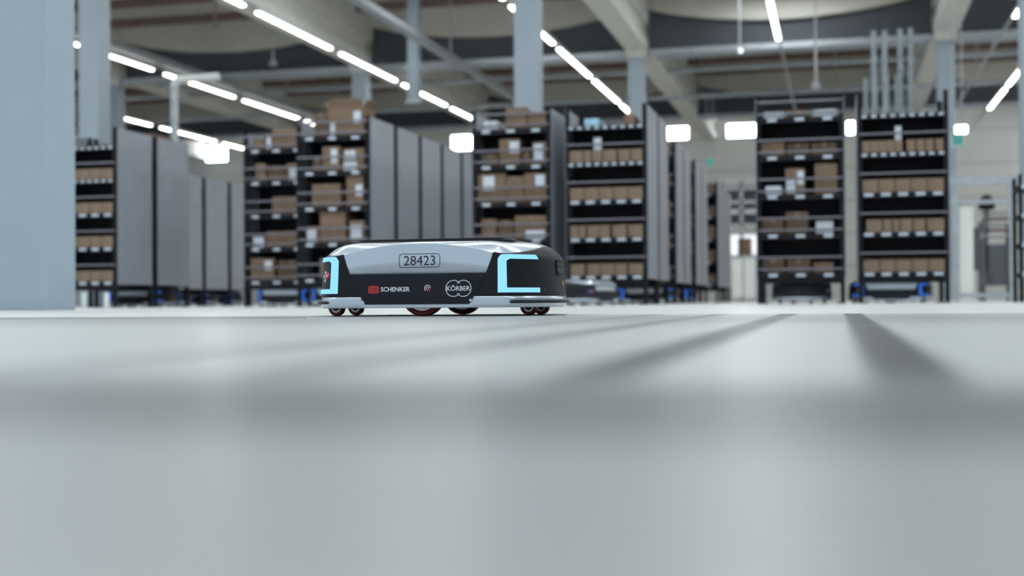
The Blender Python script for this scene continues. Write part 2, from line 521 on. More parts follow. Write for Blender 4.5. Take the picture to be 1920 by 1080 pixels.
def ribbon(name, paths, wd_, m, parent, eps):
    """flat line drawing on the near long face; paths are lists of (x, z)"""
    v = []; f = []
    for P in paths:
        closed = P[0] == P[-1]; n = len(P); base = len(v)
        for i in range(n):
            a = P[i - 1] if i > 0 else (P[-2] if closed else P[0]); b = P[i + 1] if i < n - 1 else (P[1] if closed else P[-1])
            d = Vector((b[0] - a[0], b[1] - a[1])).normalized(); nn = Vector((-d.y, d.x)) * wd_ / 2
            for s in (1, -1):
                x, z = P[i][0] + nn.x * s, P[i][1] + nn.y * s
                v.append((x, -HW + lean(z) - eps, z))
        f += [(base + 2 * i, base + 2 * i + 1, base + 2 * i + 3, base + 2 * i + 2) for i in range(n - 1)]
    me = bpy.data.meshes.new(name); me.from_pydata(v, [], f); me.materials.append(m)
    o = bpy.data.objects.new(name, me); col.objects.link(o); o.parent = parent
    return o


def rrect(cx, cz, w, h, r, n=6):
    P = []
    for (sx, sz, a0) in ((1, 1, 0), (-1, 1, 90), (-1, -1, 180), (1, -1, 270)):
        for k in range(n + 1):
            a = math.radians(a0 + 90 * k / n)
            P.append((cx + sx * (w / 2 - r) + r * math.cos(a), cz + sz * (h / 2 - r) + r * math.sin(a)))
    return P + [P[0]]


def arc_path(cx, cz, r, a0, a1, n=24):
    return [(cx + r * math.cos(math.radians(a0 + (a1 - a0) * k / n)), cz + r * math.sin(math.radians(a0 + (a1 - a0) * k / n))) for k in range(n + 1)]


def make_robot():
    R = thing('transport_robot', 'silver and black flat transport robot with number 28423 and blue corner lights', 'robot')
    NS = len(xs); NE = 43; T = len(cols)
    allc = list(range(T + 1))
    sk = skin('skirt', allc, lambda c: 0.0, lambda c: c[3], 3, M['silver'], R, thick=.006)
    HB = [0, .75, .85, .92, .963, .982, 1, 1.02, 1.05, 1.09, 1.14] + [1.14 + .86 * k / 16 for k in range(1, 17)]
    hood = skin('hood', allc, lambda c: c[5], lambda c: 2.0, len(HB) - 1, M['silver'], R, breaks=HB)
    near = list(range(0, NS)); right = list(range(NS - 14, NS + NE + 14))
    far = list(range(NS + NE, 2 * NS + NE)); left = list(range(2 * NS + NE - 14, T + 14))
    caps = []
    for idx in (right, left): caps.append(skin('end_cap', idx, lambda c: c[3], lambda c: c[4], 22, M['black'], R, off=.0004))
    panels = []
    for idx in (near, far):
        idx = [i for i in idx if abs(cols[i][0].x) < .253]
        panels.append(skin('side_panel', idx, lambda c: c[4], lambda c: c[5], 4, M['navy'], R, off=.0015, thick=.006, smooth=False))
    # underbody and lifting plate
    MB().prism([(-.36, .034), (.36, .034), (.36, .06), (-.36, .06)], -.2, .2).build('chassis', M['rubber'], R)
    P = []
    for sx, sy, a0 in ((1, 1, 0), (-1, 1, 90), (-1, -1, 180), (1, -1, 270)):
        for k in range(7):
            a = math.radians(a0 + 15 * k); P.append((sx * .245 + .055 * math.cos(a), sy * .17 + .055 * math.sin(a)))
    def plate(scale, z0, z1, name, m):
        b = MB(); n = len(P)
        b.v = [(x * scale, y * scale, z0) for x, y in P] + [(x * scale, y * scale, z1) for x, y in P]
        b.f = [tuple(range(n)), tuple(n + k for k in reversed(range(n)))] + [(k, n + k, n + (k + 1) % n, (k + 1) % n) for k in range(n)]
        return bevel(b.build(name, m, R), .002)
    plate(1.07, .2585, .2695, 'top_deck', M['black']); plate(.93, .2696, .2790, 'lift_plate', M['rubber'])
    # light strips: upright bar on the corner with two arms reaching onto the end
    zt, zb = .2145, .082
    for lf in (False, True):
        cp = caps[1 if lf else 0]
        for mi in (False, True):
            o = .0022
            b = MB()
            S1 = [-.006 + .032 * k / 6 for k in range(7)]; S2 = [.026 + .155 * k / 12 for k in range(13)]
            def pt(s, z):
                if s < 0:
                    p = end_surf(0, z, o, lf, mi); return (p[0] - s * (1 if lf else -1) * -1 if False else p[0] + (-s if lf else s), p[1], p[2])
                return end_surf(s, z, o, lf, mi)
            v = []; f = []
            def grid(ss, lo, hi, K):
                base = len(v)
                for s in ss:
                    a, c = lo(s), hi(s)
                    for k in range(K + 1): v.append(pt(s, a + (c - a) * k / K))
                for i in range(len(ss) - 1):
                    for k in range(K):
                        f.append((base + i * (K + 1) + k, base + (i + 1) * (K + 1) + k, base + (i + 1) * (K + 1) + k + 1, base + i * (K + 1) + k + 1))
            rt = lambda s: zt - .016 * max(0, 1 - (s + .006) / .018) ** 2.2
            grid(S1, lambda s: zb, rt, 10)
            grid(S2, lambda s: zt - .0155 - .008 * max(0, 1 - (s - .026) / .012) ** 2, lambda s: zt - .012 * max(0, (s - .172) / .009) ** 2, 2)
            grid(S2, lambda s: zb, lambda s: zb + .0165, 2)
            me = bpy.data.meshes.new('light_strip'); me.from_pydata(v, [], f); me.materials.append(M['led'])
            bm = bmesh.new(); bm.from_mesh(me); bmesh.ops.remove_doubles(bm, verts=bm.verts, dist=.0003); bm.to_mesh(me); bm.free()
            ob = bpy.data.objects.new('light_strip', me); col.objects.link(ob); ob.parent = cp
            sd = ob.modifiers.new('thickness', 'SOLIDIFY'); sd.thickness = .003; sd.offset = 0
            ob['label'] = 'glowing blue-white bracket shaped light strip'
    # control panel on the left cap, sensor recess on the right cap
    def disc(s, z, r, h, name, m, par, left, mirror=False, off=.003):
        p, n = end_point(ARC - s if mirror else s); q = p - n * (lean(z) - off)
        if left: q = Vector((-q.x, q.y)); n = Vector((-n.x, n.y))
        return MB().tube((q.x, q.y, z), (q.x + n.x * h, q.y + n.y * h, z), r, 16, r * .86).build(name, m, par, False)
    pn = patch('control_panel', lambda s, z: end_surf(s, z, .0025, True), [.031 + .075 * k / 8 for k in range(9)], [.116, .118, .169, .171], M['rubber'], caps[1])
    disc(.044, .147, .0125, .006, 'stop_button', M['redbutton'], caps[1], True)
    disc(.044, .147, .005, .0075, 'stop_button_mark', M['whiteprint'], caps[1], True)
    for s, z in ((.068, .158), (.079, .144), (.068, .130)): disc(s, z, .0065, .004, 'push_button', M['whitebutton'], caps[1], True)
    rc = patch('sensor_recess', lambda s, z: end_surf(s, z, .003), [.315 + .095 * k / 8 for k in range(9)], [.146, .176, .177, .200], M['rubber'], caps[0])
    for z in (.151, .176, .196):
        patch('sensor_rib', lambda s, z_: end_surf(s, z_, .006), [.320 + .08 * k / 6 for k in range(7)], [z - .003, z + .003], M['black'], caps[0])
    patch('sticker', lambda s, z: end_surf(s, z, .0025), [.372, .378, .384], [.108, .124], M['yellow'], caps[0])
    disc(.21, .092, .002, .003, 'cap_screw', M['steel'], caps[0], False); disc(.2, .077, .003, .004, 'cap_screw', M['steel'], caps[1], True)
    # bumpers round both ends
    for lf in (False, True):
        v = []; f = []
        S = [.035 + (ARC - .07) * k / 40 for k in range(41)]; prof = [(.001, -.0065), (.010, -.005), (.0145, 0), (.010, .005), (.001, .0065)]
        for i, s in enumerate(S):
            g = min(1, min(i, 40 - i) / 2 + .25)
            for (o, dz) in prof: v.append(end_surf(s, .0505, o * g if o > .001 else -.004, lf)[:2] + (.0505 + dz * (g if o > .001 else 1),))
        for i in range(40):
            for k in range(4): f.append((i * 5 + k, (i + 1) * 5 + k, (i + 1) * 5 + k + 1, i * 5 + k + 1))
        me = bpy.data.meshes.new('bumper'); me.from_pydata(v, [], f); me.materials.append(M['rubber'])
        bm = bmesh.new(); bm.from_mesh(me); bmesh.ops.recalc_face_normals(bm, faces=bm.faces); bm.to_mesh(me); bm.free()
        for p in me.polygons: p.use_smooth = True
        ob = bpy.data.objects.new('bumper', me); col.objects.link(ob); ob.parent = R
    # wheels
    def wheel(name, x, y, r, w, rim, side):
        b = MB(); h = w / 2; c = w * .16
        b.lathe_y([(rim, -h), (r - c, -h), (r - c * .3, -h + c * .3), (r, -h + c), (r, h - c), (r - c * .3, h - c * .3), (r - c, h), (rim, h)], (x, y, r), 36)
        o = b.build(name, M['tyre'], R, True)
        MB().lathe_y([(rim * .70, -h * .92), (rim, -h * .92), (rim, h * .92), (rim * .70, h * .92)], (x, y, r), 30).build('rim', M['steel'], o, False)
        MB().lathe_y([(.0005, -h * .8), (rim * .70, -h * .7), (rim * .70, h * .7), (.0005, h * .8)], (x, y, r), 24).build('hub', M['hub'], o, False)
        MB().tube((x, y - h * 1.02, r), (x, y + h * 1.02, r), rim * .28, 12).build('axle', M['steel'], o)
        return o
    for y in (-.25, .25): wheel('drive_wheel', 0, y, .081, .045, .062, y)
    for x in CASTER_X:
        for y in (-.1, .1):
            wheel('caster_wheel', x, y, .031, .028, .019, y)
            MB().box(x - .012, x + .012, y - .021, y - .016, .025, .06).box(x - .012, x + .012, y + .016, y + .021, .025, .06).box(x - .014, x + .014, y - .021, y + .021, .056, .062).build('caster_fork', M['hub'], R)
    # screws of the side panel, markings
    pn = panels[0]; e = .0025
    for x, z in ((-.200, .0495), (.198, .0555)):
        y = -HW + lean(z) - .0015
        MB().tube((x, y, z), (x, y - .003, z), .0052, 14, .004).build('panel_screw', M['whitebutton'], pn)
    text_part('number_marking', '28423', .009, .1965, .116, .0345, M['ink'], hood, .0, .0009)
    ribbon('number_frame', [rrect(.009, .1965, .150, .0475, .010)], .0022, M['ink'], hood, .0009)
    px = lambda u: (u - 785) / 512.0 + .0072
    pz = lambda u, v: .052 + (565.5 + .007 * (785 - u) - v) / 533.0
    def fill(name, P, m, eps):
        me = bpy.data.meshes.new(name); me.from_pydata([(x, -HW + lean(z) - eps, z) for x, z in P[:-1]], [], [tuple(range(len(P) - 1))]); me.materials.append(m)
        o = bpy.data.objects.new(name, me); col.objects.link(o); o.parent = pn; return o
    fill('red_emblem', rrect(px(699.5), pz(699, 543), px(710) - px(690), 14 / 533, .005), M['redprint'], e)
    text_part('emblem_lettering', 'DB', px(699.5), pz(699, 543), .027, .0165, M['darkred'], pn, .0, e + .0006)
    text_part('white_lettering', 'SCHENKER', px(741), pz(741, 542.3), px(769) - px(713.5), .0165, M['whiteprint'], pn, .022, e)
    cx, cz = px(802), pz(802, 540.5)
    ribbon('spiral_emblem', [arc_path(cx, cz, .0108, 0, 235), arc_path(cx, cz, .0042, -60, 250)], .0026, M['whiteprint'], pn, e)
    ribbon('spiral_emblem_tail', [arc_path(cx, cz, .0108, 262, 345), [(cx + .002, cz - .004), (cx + .001, cz - .0105)]], .0026, M['redprint'], pn, e)
    c1, c2, r = px(851), px(869.2), .0282; z0 = pz(860, 540.8)
    ha = math.degrees(math.acos((c2 - c1) / 2 / r))
    ribbon('ring_emblem', [arc_path(c1, z0, r, ha - 14, 360 - ha + 14, 40), arc_path(c2, z0, r, -180 + ha - 14, 180 - ha + 14, 40)], .0024, M['whiteprint'], pn, e)
    text_part('ring_lettering', 'KÖRBER', (c1 + c2) / 2, z0 + .0018, px(882) - px(838.5), .0205, M['whiteprint'], pn, .012, e)
    return R


CASTER_X = (-.392, .352)
robot = make_robot()
robot.location = (-1.4345, 4.28 + HW, 0)

MARKS = ('number_marking', 'number_frame', 'red_emblem', 'emblem_lettering', 'white_lettering', 'spiral_emblem', 'spiral_emblem_tail', 'ring_emblem', 'ring_lettering')


def place_robot(x, y, rz, label, group=None, led='ledblue'):
    c = copy_tree(robot, None, MARKS); c.location = (x, y, 0); c.rotation_euler = (0, 0, rz); c['label'] = label
    if group: c['group'] = group
    for cap in c.children:
        for o in cap.children:
            if o.name.startswith('light_strip'):
                o.material_slots[0].link = 'OBJECT'; o.material_slots[0].material = M[led]
    return c


# ------------------------------------------------------------------ shelf racks
RW, RD, RH = .97, .92, 2.33
DECKS = [.33, .77, 1.21, 1.65, 2.08]


def rack_meshes():
    d = {}
    d['upright'] = MB().box(-.0225, .0225, -.0225, .0225, 0, RH).mesh('upright', M['rackblack'])
    d['side_panel'] = MB().box(-.004, .004, -RD / 2 + .035, RD / 2 - .035, .30, RH - .01).mesh('side_panel', M['panel'])
    d['shelf'] = MB().box(-RW / 2 + .012, RW / 2 - .012, -RD / 2 + .012, RD / 2 - .012, -.02, 0).box(-RW / 2 + .012, RW / 2 - .012, -RD / 2 - .004, -RD / 2 + .008, -.045, .012) \
        .box(-RW / 2 + .012, RW / 2 - .012, RD / 2 - .008, RD / 2 + .004, -.045, .012).mesh('shelf', M['rackblack'])
    d['interior_shade'] = MB().box(-RW / 2 + .014, RW / 2 - .014, -.004, .004, .33, 2.08).mesh('interior_shade', M['rackblack'])  # added black sheet standing in for the dark rack interior
    d['bar'] = MB().tube((-RW / 2 + .02, 0, 0), (RW / 2 - .02, 0, 0), .013, 8).mesh('retaining_bar', M['bar'])
    d['tag'] = MB().box(-.05, .05, -.004, 0, -.017, .017).mesh('shelf_label', M['tag'])
    d['tagS'] = MB().box(-.028, .028, -.004, 0, -.014, .014).mesh('shelf_label', M['tag'])
    d['base'] = MB().box(-RW / 2 + .055, RW / 2 - .055, -RD / 2 + .012, -RD / 2 + .03, .225, .283).mesh('under_shade_strip', M['rackblack'])  # extra dark bar that carries the shade under the lowest shelf
    d['foot'] = MB().box(-.045, .045, -.045, .045, 0, .012).mesh('foot_plate', M['rackblack'])
    return d


RM = rack_meshes()


def make_rack(name, kind, label, x, y, decks=DECKS, group=None):
    t = thing(name, label, 'rack', (x, y, 0), 0, group)
    for sx in (-1, 1):
        for sy in (-1, 1):
            link('upright', RM['upright'], t, (sx * (RW / 2 - .03), sy * (RD / 2 - .03), 0))
            link('foot_plate', RM['foot'], t, (sx * (RW / 2 - .05), sy * (RD / 2 - .05), 0))
        link('side_panel', RM['side_panel'], t, (sx * RW / 2, 0, 0))
    link('interior_shade', RM['interior_shade'], t); link('under_shade_strip', RM['base'], t)
    for k, z in enumerate(decks):
        s = link('shelf', RM['shelf'], t, (0, 0, z))
        n = 3 if kind == 'carton' else (9 if k >= 3 else 5)
        if kind != 'plain':
            for q in range(n):
                xx = (-RW / 2 + RW * (q + .5) / n) * .94
                link('shelf_label', RM['tag'] if n < 9 else RM['tagS'], s, (xx, -RD / 2 - .004, -.012))
        if kind == 'carton':
            link('retaining_bar', RM['bar'], s, (0, -RD / 2 - .002, .055)); link('retaining_bar', RM['bar'], s, (0, -RD / 2 - .002, .19))
        elif k < 4 and kind == 'bin':
            link('retaining_bar', RM['bar'], s, (0, -RD / 2 + .0, .222))
    return t


ORD = ['lowest', 'second', 'third', 'fourth', 'top']
_cm = {}


def carton(x0, x1, yf, z, h, depth, label, group, m='card', lab=None, flaps=False, tape=True):
    """closed or open carton standing on a shelf: x0..x1 wide, front at yf"""
    w = x1 - x0
    t = thing('cardboard_box', label, 'box', ((x0 + x1) / 2, yf + depth / 2, z + .0015), 0, group)
    if flaps:
        b = MB(); q = .006
        b.box(-w / 2, w / 2, -depth / 2, -depth / 2 + q, 0, h).box(-w / 2, w / 2, depth / 2 - q, depth / 2, 0, h).box(-w / 2, -w / 2 + q, -depth / 2 + q, depth / 2 - q, 0, h) \
            .box(w / 2 - q, w / 2, -depth / 2 + q, depth / 2 - q, 0, h).box(-w / 2 + q, w / 2 - q, -depth / 2 + q, depth / 2 - q, 0, q)
        b.build('carton_body', M[m], t)
        for sx in (-1, 1):
            a = .9 if sx < 0 else .55; L = depth * .42
            fl_ = MB().box(0, q, -depth / 2 + .01, depth / 2 - .01, 0, L * .6).build('flap', M[m], t)
            fl_.location = (sx * (w / 2 - (q if sx > 0 else 0)), 0, h); fl_.rotation_euler = (0, sx * a, 0)
        for sy in (-1, 1):
            fl_ = MB().box(-w / 2 + .01, w / 2 - .01, 0, q, 0, w * .22).build('flap', M[m], t)
            fl_.location = (0, sy * depth / 2 - (q if sy > 0 else 0), h); fl_.rotation_euler = (-sy * .5, 0, 0)
    else:
        bevel(MB().box(-w / 2, w / 2, -depth / 2, depth / 2, 0, h).build('carton_body', M[m], t), .006, 1)
        if tape: MB().box(-.022, .022, -depth / 2 - .0008, depth / 2, h, h + .0008).box(-.022, .022, -depth / 2 - .0012, -depth / 2, h - .05, h).build('tape', M['card2' if m != 'card2' else 'card'], t)
    for (a, b_, c, d) in (lab or []):
        MB().box(-w / 2 + a * w, -w / 2 + b_ * w, -depth / 2 - .0022, -depth / 2 - .0002, c * h, d * h).build('paper_label', M['paper'], t)
    return t


def bin_box(x0, x1, yf, z, h, depth, label, group, m='card2'):
    w = x1 - x0 - .006; q = .005
    key = (round(w, 3), round(h, 3), m)
    if key not in _cm:
        b = MB()
        b.box(-w / 2, w / 2, -depth / 2, -depth / 2 + q, 0, h).box(-w / 2, w / 2, depth / 2 - q, depth / 2, 0, h * 1.25)
        for s in (-1, 1):
            xa, xb = sorted((s * w / 2, s * (w / 2 - q)))
            i = len(b.v)
            b.v += [(xa, -depth / 2 + q, 0), (xb, -depth / 2 + q, 0), (xb, depth / 2 - q, 0), (xa, depth / 2 - q, 0),
                    (xa, -depth / 2 + q, h), (xb, -depth / 2 + q, h), (xb, depth / 2 - q, h * 1.25), (xa, depth / 2 - q, h * 1.25)]
            b.f += [tuple(i + k for k in qq) for qq in ((0, 3, 2, 1), (4, 5, 6, 7), (0, 1, 5, 4), (1, 2, 6, 5), (2, 3, 7, 6), (3, 0, 4, 7))]
        b.box(-w / 2 + q, w / 2 - q, -depth / 2 + q, depth / 2 - q, 0, q)
        _cm[key] = b.mesh('shelf_bin', M[m])
    o = link('shelf_bin', _cm[key], None, ((x0 + x1) / 2, yf + depth / 2, z + .0015))
    return tag(o, label, 'bin', group)


def fill_cartons(rx, ry, rows_, rtxt):
    """rows_: {deck index: [(a, b, height, material, labels, flaps)]} with a, b as fractions of the rack width"""
    yf = ry - RD / 2 + .03; seen = {}
    for k, items in rows_.items():
        for it in items:
            a, b, h, m = it[:4]; lab = it[4] if len(it) > 4 else None; fl_ = it[5] if len(it) > 5 else False
            x0 = rx - RW / 2 + .06 + (RW - .12) * a; x1 = rx - RW / 2 + .06 + (RW - .12) * b
            kindw = 'open-flapped' if fl_ else ('tall' if h > .29 else ('low' if h < .17 else 'mid-sized'))
            colw = {'card': 'brown', 'card2': 'tan', 'card3': 'dark brown', 'paper': 'white', 'bluepack': 'pale blue'}[m]
            lb = '%s %s carton%s on %s shelf of %s' % (kindw, colw, ' with white label' if lab else '', ORD[k], rtxt)
            carton(x0, x1, yf + random.uniform(0, .02), DECKS[k], h, .40, lb, lb, m, lab, fl_, tape=m.startswith('card'))


def fill_bins(rx, ry, rows_, rtxt):
    yf = ry - RD / 2 + .014
    for k, (edges, h) in rows_.items():
        for a, b in edges:
            x0 = rx - RW / 2 + .055 + (RW - .11) * a; x1 = rx - RW / 2 + .055 + (RW - .11) * b
            lb = '%s tan cardboard bin on the %s shelf of %s' % ('wide' if x1 - x0 > .15 else 'narrow', ORD[k], rtxt)
            bin_box(x0, x1, yf, DECKS[k], h, .40, lb, lb)


FY = 14.7 + RD / 2               # middle of the front row of racks
L1 = [(.45, .8, .35, .8)]
# rack positions (left edges read off the photograph on the front plane)
XA, XB, XC, XD, XE, XF, XG = -9.47, -7.21, -6.005, -3.74, -2.603, -.395, .711
tA = 'bin rack beside thick pillar'; tB = 'carton rack set back'; tC = 'rack topped with flapped cartons'
tD = 'carton rack below tall pillar'; tE = 'bin rack with blue packet'; tF = 'nearly empty-topped carton rack'; tG = 'bin rack before upright frames'
make_rack('shelf_rack', 'bin', 'black rack of tan bins standing beside the thick pillar', XA, FY)
make_rack('shelf_rack', 'plain', 'grey-sided rack behind the bin rack beside the thick pillar', XA, FY + 1.0)
for k in range(3):
    make_rack('shelf_rack', 'plain', 'distant grey-sided rack, %s from the back of the far file by the bent pipe' % ('third', 'second', 'first')[k], -11.55, 20.5 + k * 1.0, group='far left rack row')
make_rack('shelf_rack', 'carton', 'black carton rack set back beside the rack topped with flapped cartons', XB, FY + 1.0)
make_rack('shelf_rack', 'carton', 'black rack topped with large flapped cartons, grey side panels behind it', XC, FY)
NTH = ['first', 'second', 'third', 'fourth', 'fifth', 'sixth', 'seventh', 'eighth', 'ninth', 'tenth']
for k in range(4):
    make_rack('shelf_rack', 'plain', 'grey-sided rack, %s in the file behind the rack topped with flapped cartons' % NTH[k], XC, FY + 1.0 * (k + 1), group='file behind flapped cartons')
make_rack('shelf_rack', 'carton', 'black carton rack below the tall grey pillar, behind the silver robot', XD, FY)
make_rack('shelf_rack', 'bin', 'black bin rack with a pale blue packet on top', XE, FY)
make_rack('shelf_rack', 'plain', 'grey-sided rack directly behind the bin rack with pale blue packet', XE, FY + 1.0)
for k, y in enumerate((18.7, 19.7, 21.3, 22.3, 25.3, 26.4, 27.5)):
    make_rack('shelf_rack', 'carton', 'far rack along the open aisle, %s after the two racks with the blue packet' % NTH[k], XE - .1, y, group='far racks along the open aisle')
make_rack('shelf_rack', 'carton', 'black carton rack with little on top, between open aisle and bin rack', XF, FY)
make_rack('shelf_rack', 'bin', 'black bin rack in front of the galvanised upright frames', XG, FY)

fill_cartons(XC, FY, {4: [(.20, .42, .30, 'card3'), (.43, .97, .37, 'card', [(.05, .18, .05, .5), (.72, .92, .45, .85)], True)],
                      3: [(.17, .31, .19, 'card3'), (.33, .60, .32, 'card', [(.5, .85, .35, .9)]), (.64, .97, .29, 'card', [(.05, .65, .05, .45), (.1, .6, .55, .9)])],
                      2: [(.16, .60, .30, 'card'), (.70, .96, .40, 'card', [(.55, .95, .35, .7)])],
                      1: [(.06, .27, .22, 'card', [(.1, .75, .1, .9)]), (.29, .68, .40, 'card'), (.74, .97, .28, 'card2', [(.1, .8, .2, .8)])],
                      0: [(.28, .66, .26, 'card'), (.70, .95, .2, 'card3')]}, tC)
fill_cartons(XB, FY + 1, {4: [(.08, .27, .16, 'card'), (.29, .40, .22, 'card2', [(.2, .9, .1, .8)]), (.42, .92, .28, 'card')],
                          3: [(.12, .30, .26, 'card'), (.34, .62, .22, 'card3'), (.64, .92, .25, 'card', [(.2, .6, .1, .8)])],
                          2: [(.40, .97, .25, 'card')], 1: [(.08, .26, .16, 'paper'), (.30, .96, .23, 'card')],
                          0: [(.04, .44, .31, 'card', [(.6, .9, .5, .9)]), (.5, .92, .28, 'card3')]}, tB)
fill_cartons(XD, FY, {4: [(.10, .30, .12, 'paper'), (.42, .72, .27, 'card'), (.73, 1, .20, 'card')],
                      3: [(.08, .30, .16, 'card3'), (.32, .62, .33, 'card', [(.5, .95, .5, .9)]), (.66, .77, .16, 'card3'), (.80, 1, .28, 'card', [(.1, .75, .2, .9)])],
                      2: [(.0, .41, .37, 'card', [(.2, .6, .45, .9)]), (.42, .67, .32, 'card'), (.68, 1, .36, 'card', [(.5, .9, .5, .92)])],
                      1: [(.06, .27, .26, 'card'), (.30, .52, .24, 'card3'), (.54, .99, .29, 'card', [(.35, .95, .02, .4)])], 0: [(.1, .5, .3, 'card'), (.55, .98, .24, 'card')]}, tD)
fill_cartons(XF, FY, {4: [(.03, .30, .08, 'paper'), (.33, .64, .10, 'card3'), (.68, .98, .09, 'paper')],
                      3: [(.0, .30, .17, 'card'), (.33, .62, .15, 'card3'), (.65, .98, .15, 'card3')],
                      2: [(.05, .26, .12, 'paper'), (.31, .56, .31, 'card', [(.05, .5, .1, .6), (.62, .95, .4, .9)]), (.69, .98, .36, 'card')],
                      1: [(.0, .28, .20, 'card3'), (.31, .60, .26, 'card3'), (.70, .92, .15, 'paper')],
                      0: [(.0, .28, .18, 'card3'), (.32, .62, .17, 'card3'), (.66, .92, .13, 'card')]}, tF)
E5 = [(.0, .195), (.20, .395), (.40, .595), (.60, .795), (.80, 1)]
fill_bins(XG, FY, {3: ([(.0, .1), (.1, .2), (.2, .3), (.3, .4), (.4, .5), (.55, .655), (.665, .77), (.78, .88), (.9, 1)], .145), 2: (E5, .155),
                   1: ([(.04, .24), (.25, .36), (.37, .45), (.46, .61), (.62, .77), (.79, 1)], .15), 0: (E5, .145)}, tG)
fill_bins(XE, FY, {3: ([(.0, .19), (.20, .30), (.31, .45), (.46, .65), (.67, .83), (.84, 1)], .155), 2: (E5, .155),
                   1: ([(.0, .12), (.125, .22), (.24, .40), (.405, .55), (.58, .78), (.80, 1)], .155), 0: ([(.0, .2), (.23, .41), (.415, .6), (.605, .78), (.80, 1)], .145)}, tE)
fill_bins(XA, FY, {3: (E5, .15), 2: (E5, .15), 1: (E5, .15), 0: (E5, .145)}, tA)
fill_cartons(XE, FY, {4: [(.20, .40, .10, 'bluepack'), (.76, .90, .13, 'card')]}, tE)
# white box end on the fourth shelves of the two bin racks
for X_, fx, w_, t_ in ((XE, .38, .045, tE), (XG, .45, .033, tG)):
    o = MB().box(-w_, w_, -.002, .002, 0, .30).build('paper_card', M['paper'])
    o.location = (X_ - RW / 2 + .055 + (RW - .11) * fx, FY - RD / 2 + .014 + .05, DECKS[3] + .0085)
    tag(o, 'white paper card standing upright in a bin of ' + t_, 'card')
# cartons in the far file: the slivers of their faces that show
for y in (18.7, 21.3, 25.3):
    for k in range(5):
        rx = XE - .1
        carton(rx + .12, rx + .40, y - RD / 2 + .03, DECKS[k], .2 + .03 * (k % 3), .35, 'brown carton on %s shelf of the %s far rack along the open aisle' % (ORD[k], {18.7: 'first', 21.3: 'third', 25.3: 'fifth'}[y]), 'cartons on the far racks', 'card' if k % 2 else 'card2')
for X_, y, w_ in ((XA, FY + 1.0, 'of the rack by the thick pillar'), (-11.55, 20.5, 'in the far file by the bent pipe'), (XC, FY + 2.0, 'in the file behind the flapped cartons')):
    carton(X_ - .1, X_ + .38, y - RD / 2 + .05, DECKS[4], .30, .6, 'brown carton showing above a grey side panel ' + w_, 'cartons above side panels', 'card')

# ------------------------------------------------------------------ robots under and beside the racks
p = pix(1098, 566, 13.1)
pr = place_robot(p.x - .16, 13.5, math.radians(77), 'silver robot parked behind the numbered robot, in front of the bin rack', led='ledoff')
for cap in pr.children:
    for o in cap.children:
        if o.name.startswith('push_button'): o.material_slots[0].link = 'OBJECT'; o.material_slots[0].material = M['ledblue']
place_robot(XG - .13, FY, 0, 'transport robot under bin rack before upright frames, both corner lights showing')
place_robot(XF, FY + .05, math.pi / 2, 'dark transport robot under the nearly empty-topped carton rack', led='ledoff')
place_robot(XC, FY, 0, 'transport robot under the rack topped with flapped cartons')
place_robot(XB, FY + 1, 0, 'transport robot under the set-back carton rack')
place_robot(XA + .0, FY + 1, 0, 'transport robot under the grey-sided rack by the thick pillar')
for k in range(3): place_robot(-11.55, 20.5 + k, 0, 'transport robot under the far grey-sided rack %s from the back of its file' % ('third', 'second', 'first')[k], 'robots under the far left rack row')
for y, nth in ((18.7, 'first'), (21.3, 'third')): place_robot(XE - .1, y, 0, 'transport robot under the %s far rack along the open aisle' % nth, 'robots under far racks')

# ------------------------------------------------------------------ things between and behind the racks
# white bollards by the thick pillar
for u in (158, 200):
    p = pix(u, 574, 14.2)
    t = thing('bollard', 'short white post on the floor before the bin rack by the thick pillar', 'post', (p.x, 14.2, 0), 0, 'white posts by the thick pillar')
    MB().tube((0, 0, 0), (0, 0, .19), .032 if u > 180 else .024, 16).build('post', M['white'], t); MB().tube((0, 0, 0), (0, 0, .012), .05, 16).build('base', M['galv'], t)
# bent white pipe
p = pix(327, 150, 22.0); q = pix(410, 143, 22.0)
t = thing('bent_pipe', 'white pipe rising from the floor and bending over to a level run', 'pipe', (p.x, 22.0, 0))
MB().tube((0, 0, 0), (0, 0, p.z - .12), .075, 14).build('riser', M['galv'], t)
b = MB()
for k in range(6):
    a0, a1 = math.pi / 2 * k / 6, math.pi / 2 * (k + 1) / 6
    b.tube((.12 - .12 * math.cos(a0), 0, p.z - .12 + .12 * math.sin(a0)), (.12 - .12 * math.cos(a1), 0, p.z - .12 + .12 * math.sin(a1)), .075, 14)
b.build('elbow', M['white'], t); MB().tube((.12, 0, p.z), (q.x - p.x, 0, p.z + .02), .075, 14).build('level_run', M['white'], t)
# square drop duct
p = pix(777, 190, 30.0)
t = thing('drop_duct', 'square grey duct hanging straight down from the roof beside a light row', 'duct', (p.x, 30, p.z))
MB().box(-.13, .13, -.13, .13, 0, ROOF - p.z - .004).build('duct_shaft', M['column'], t); MB().box(-.18, .18, -.18, .18, -.05, 0).build('duct_collar', M['galv'], t)
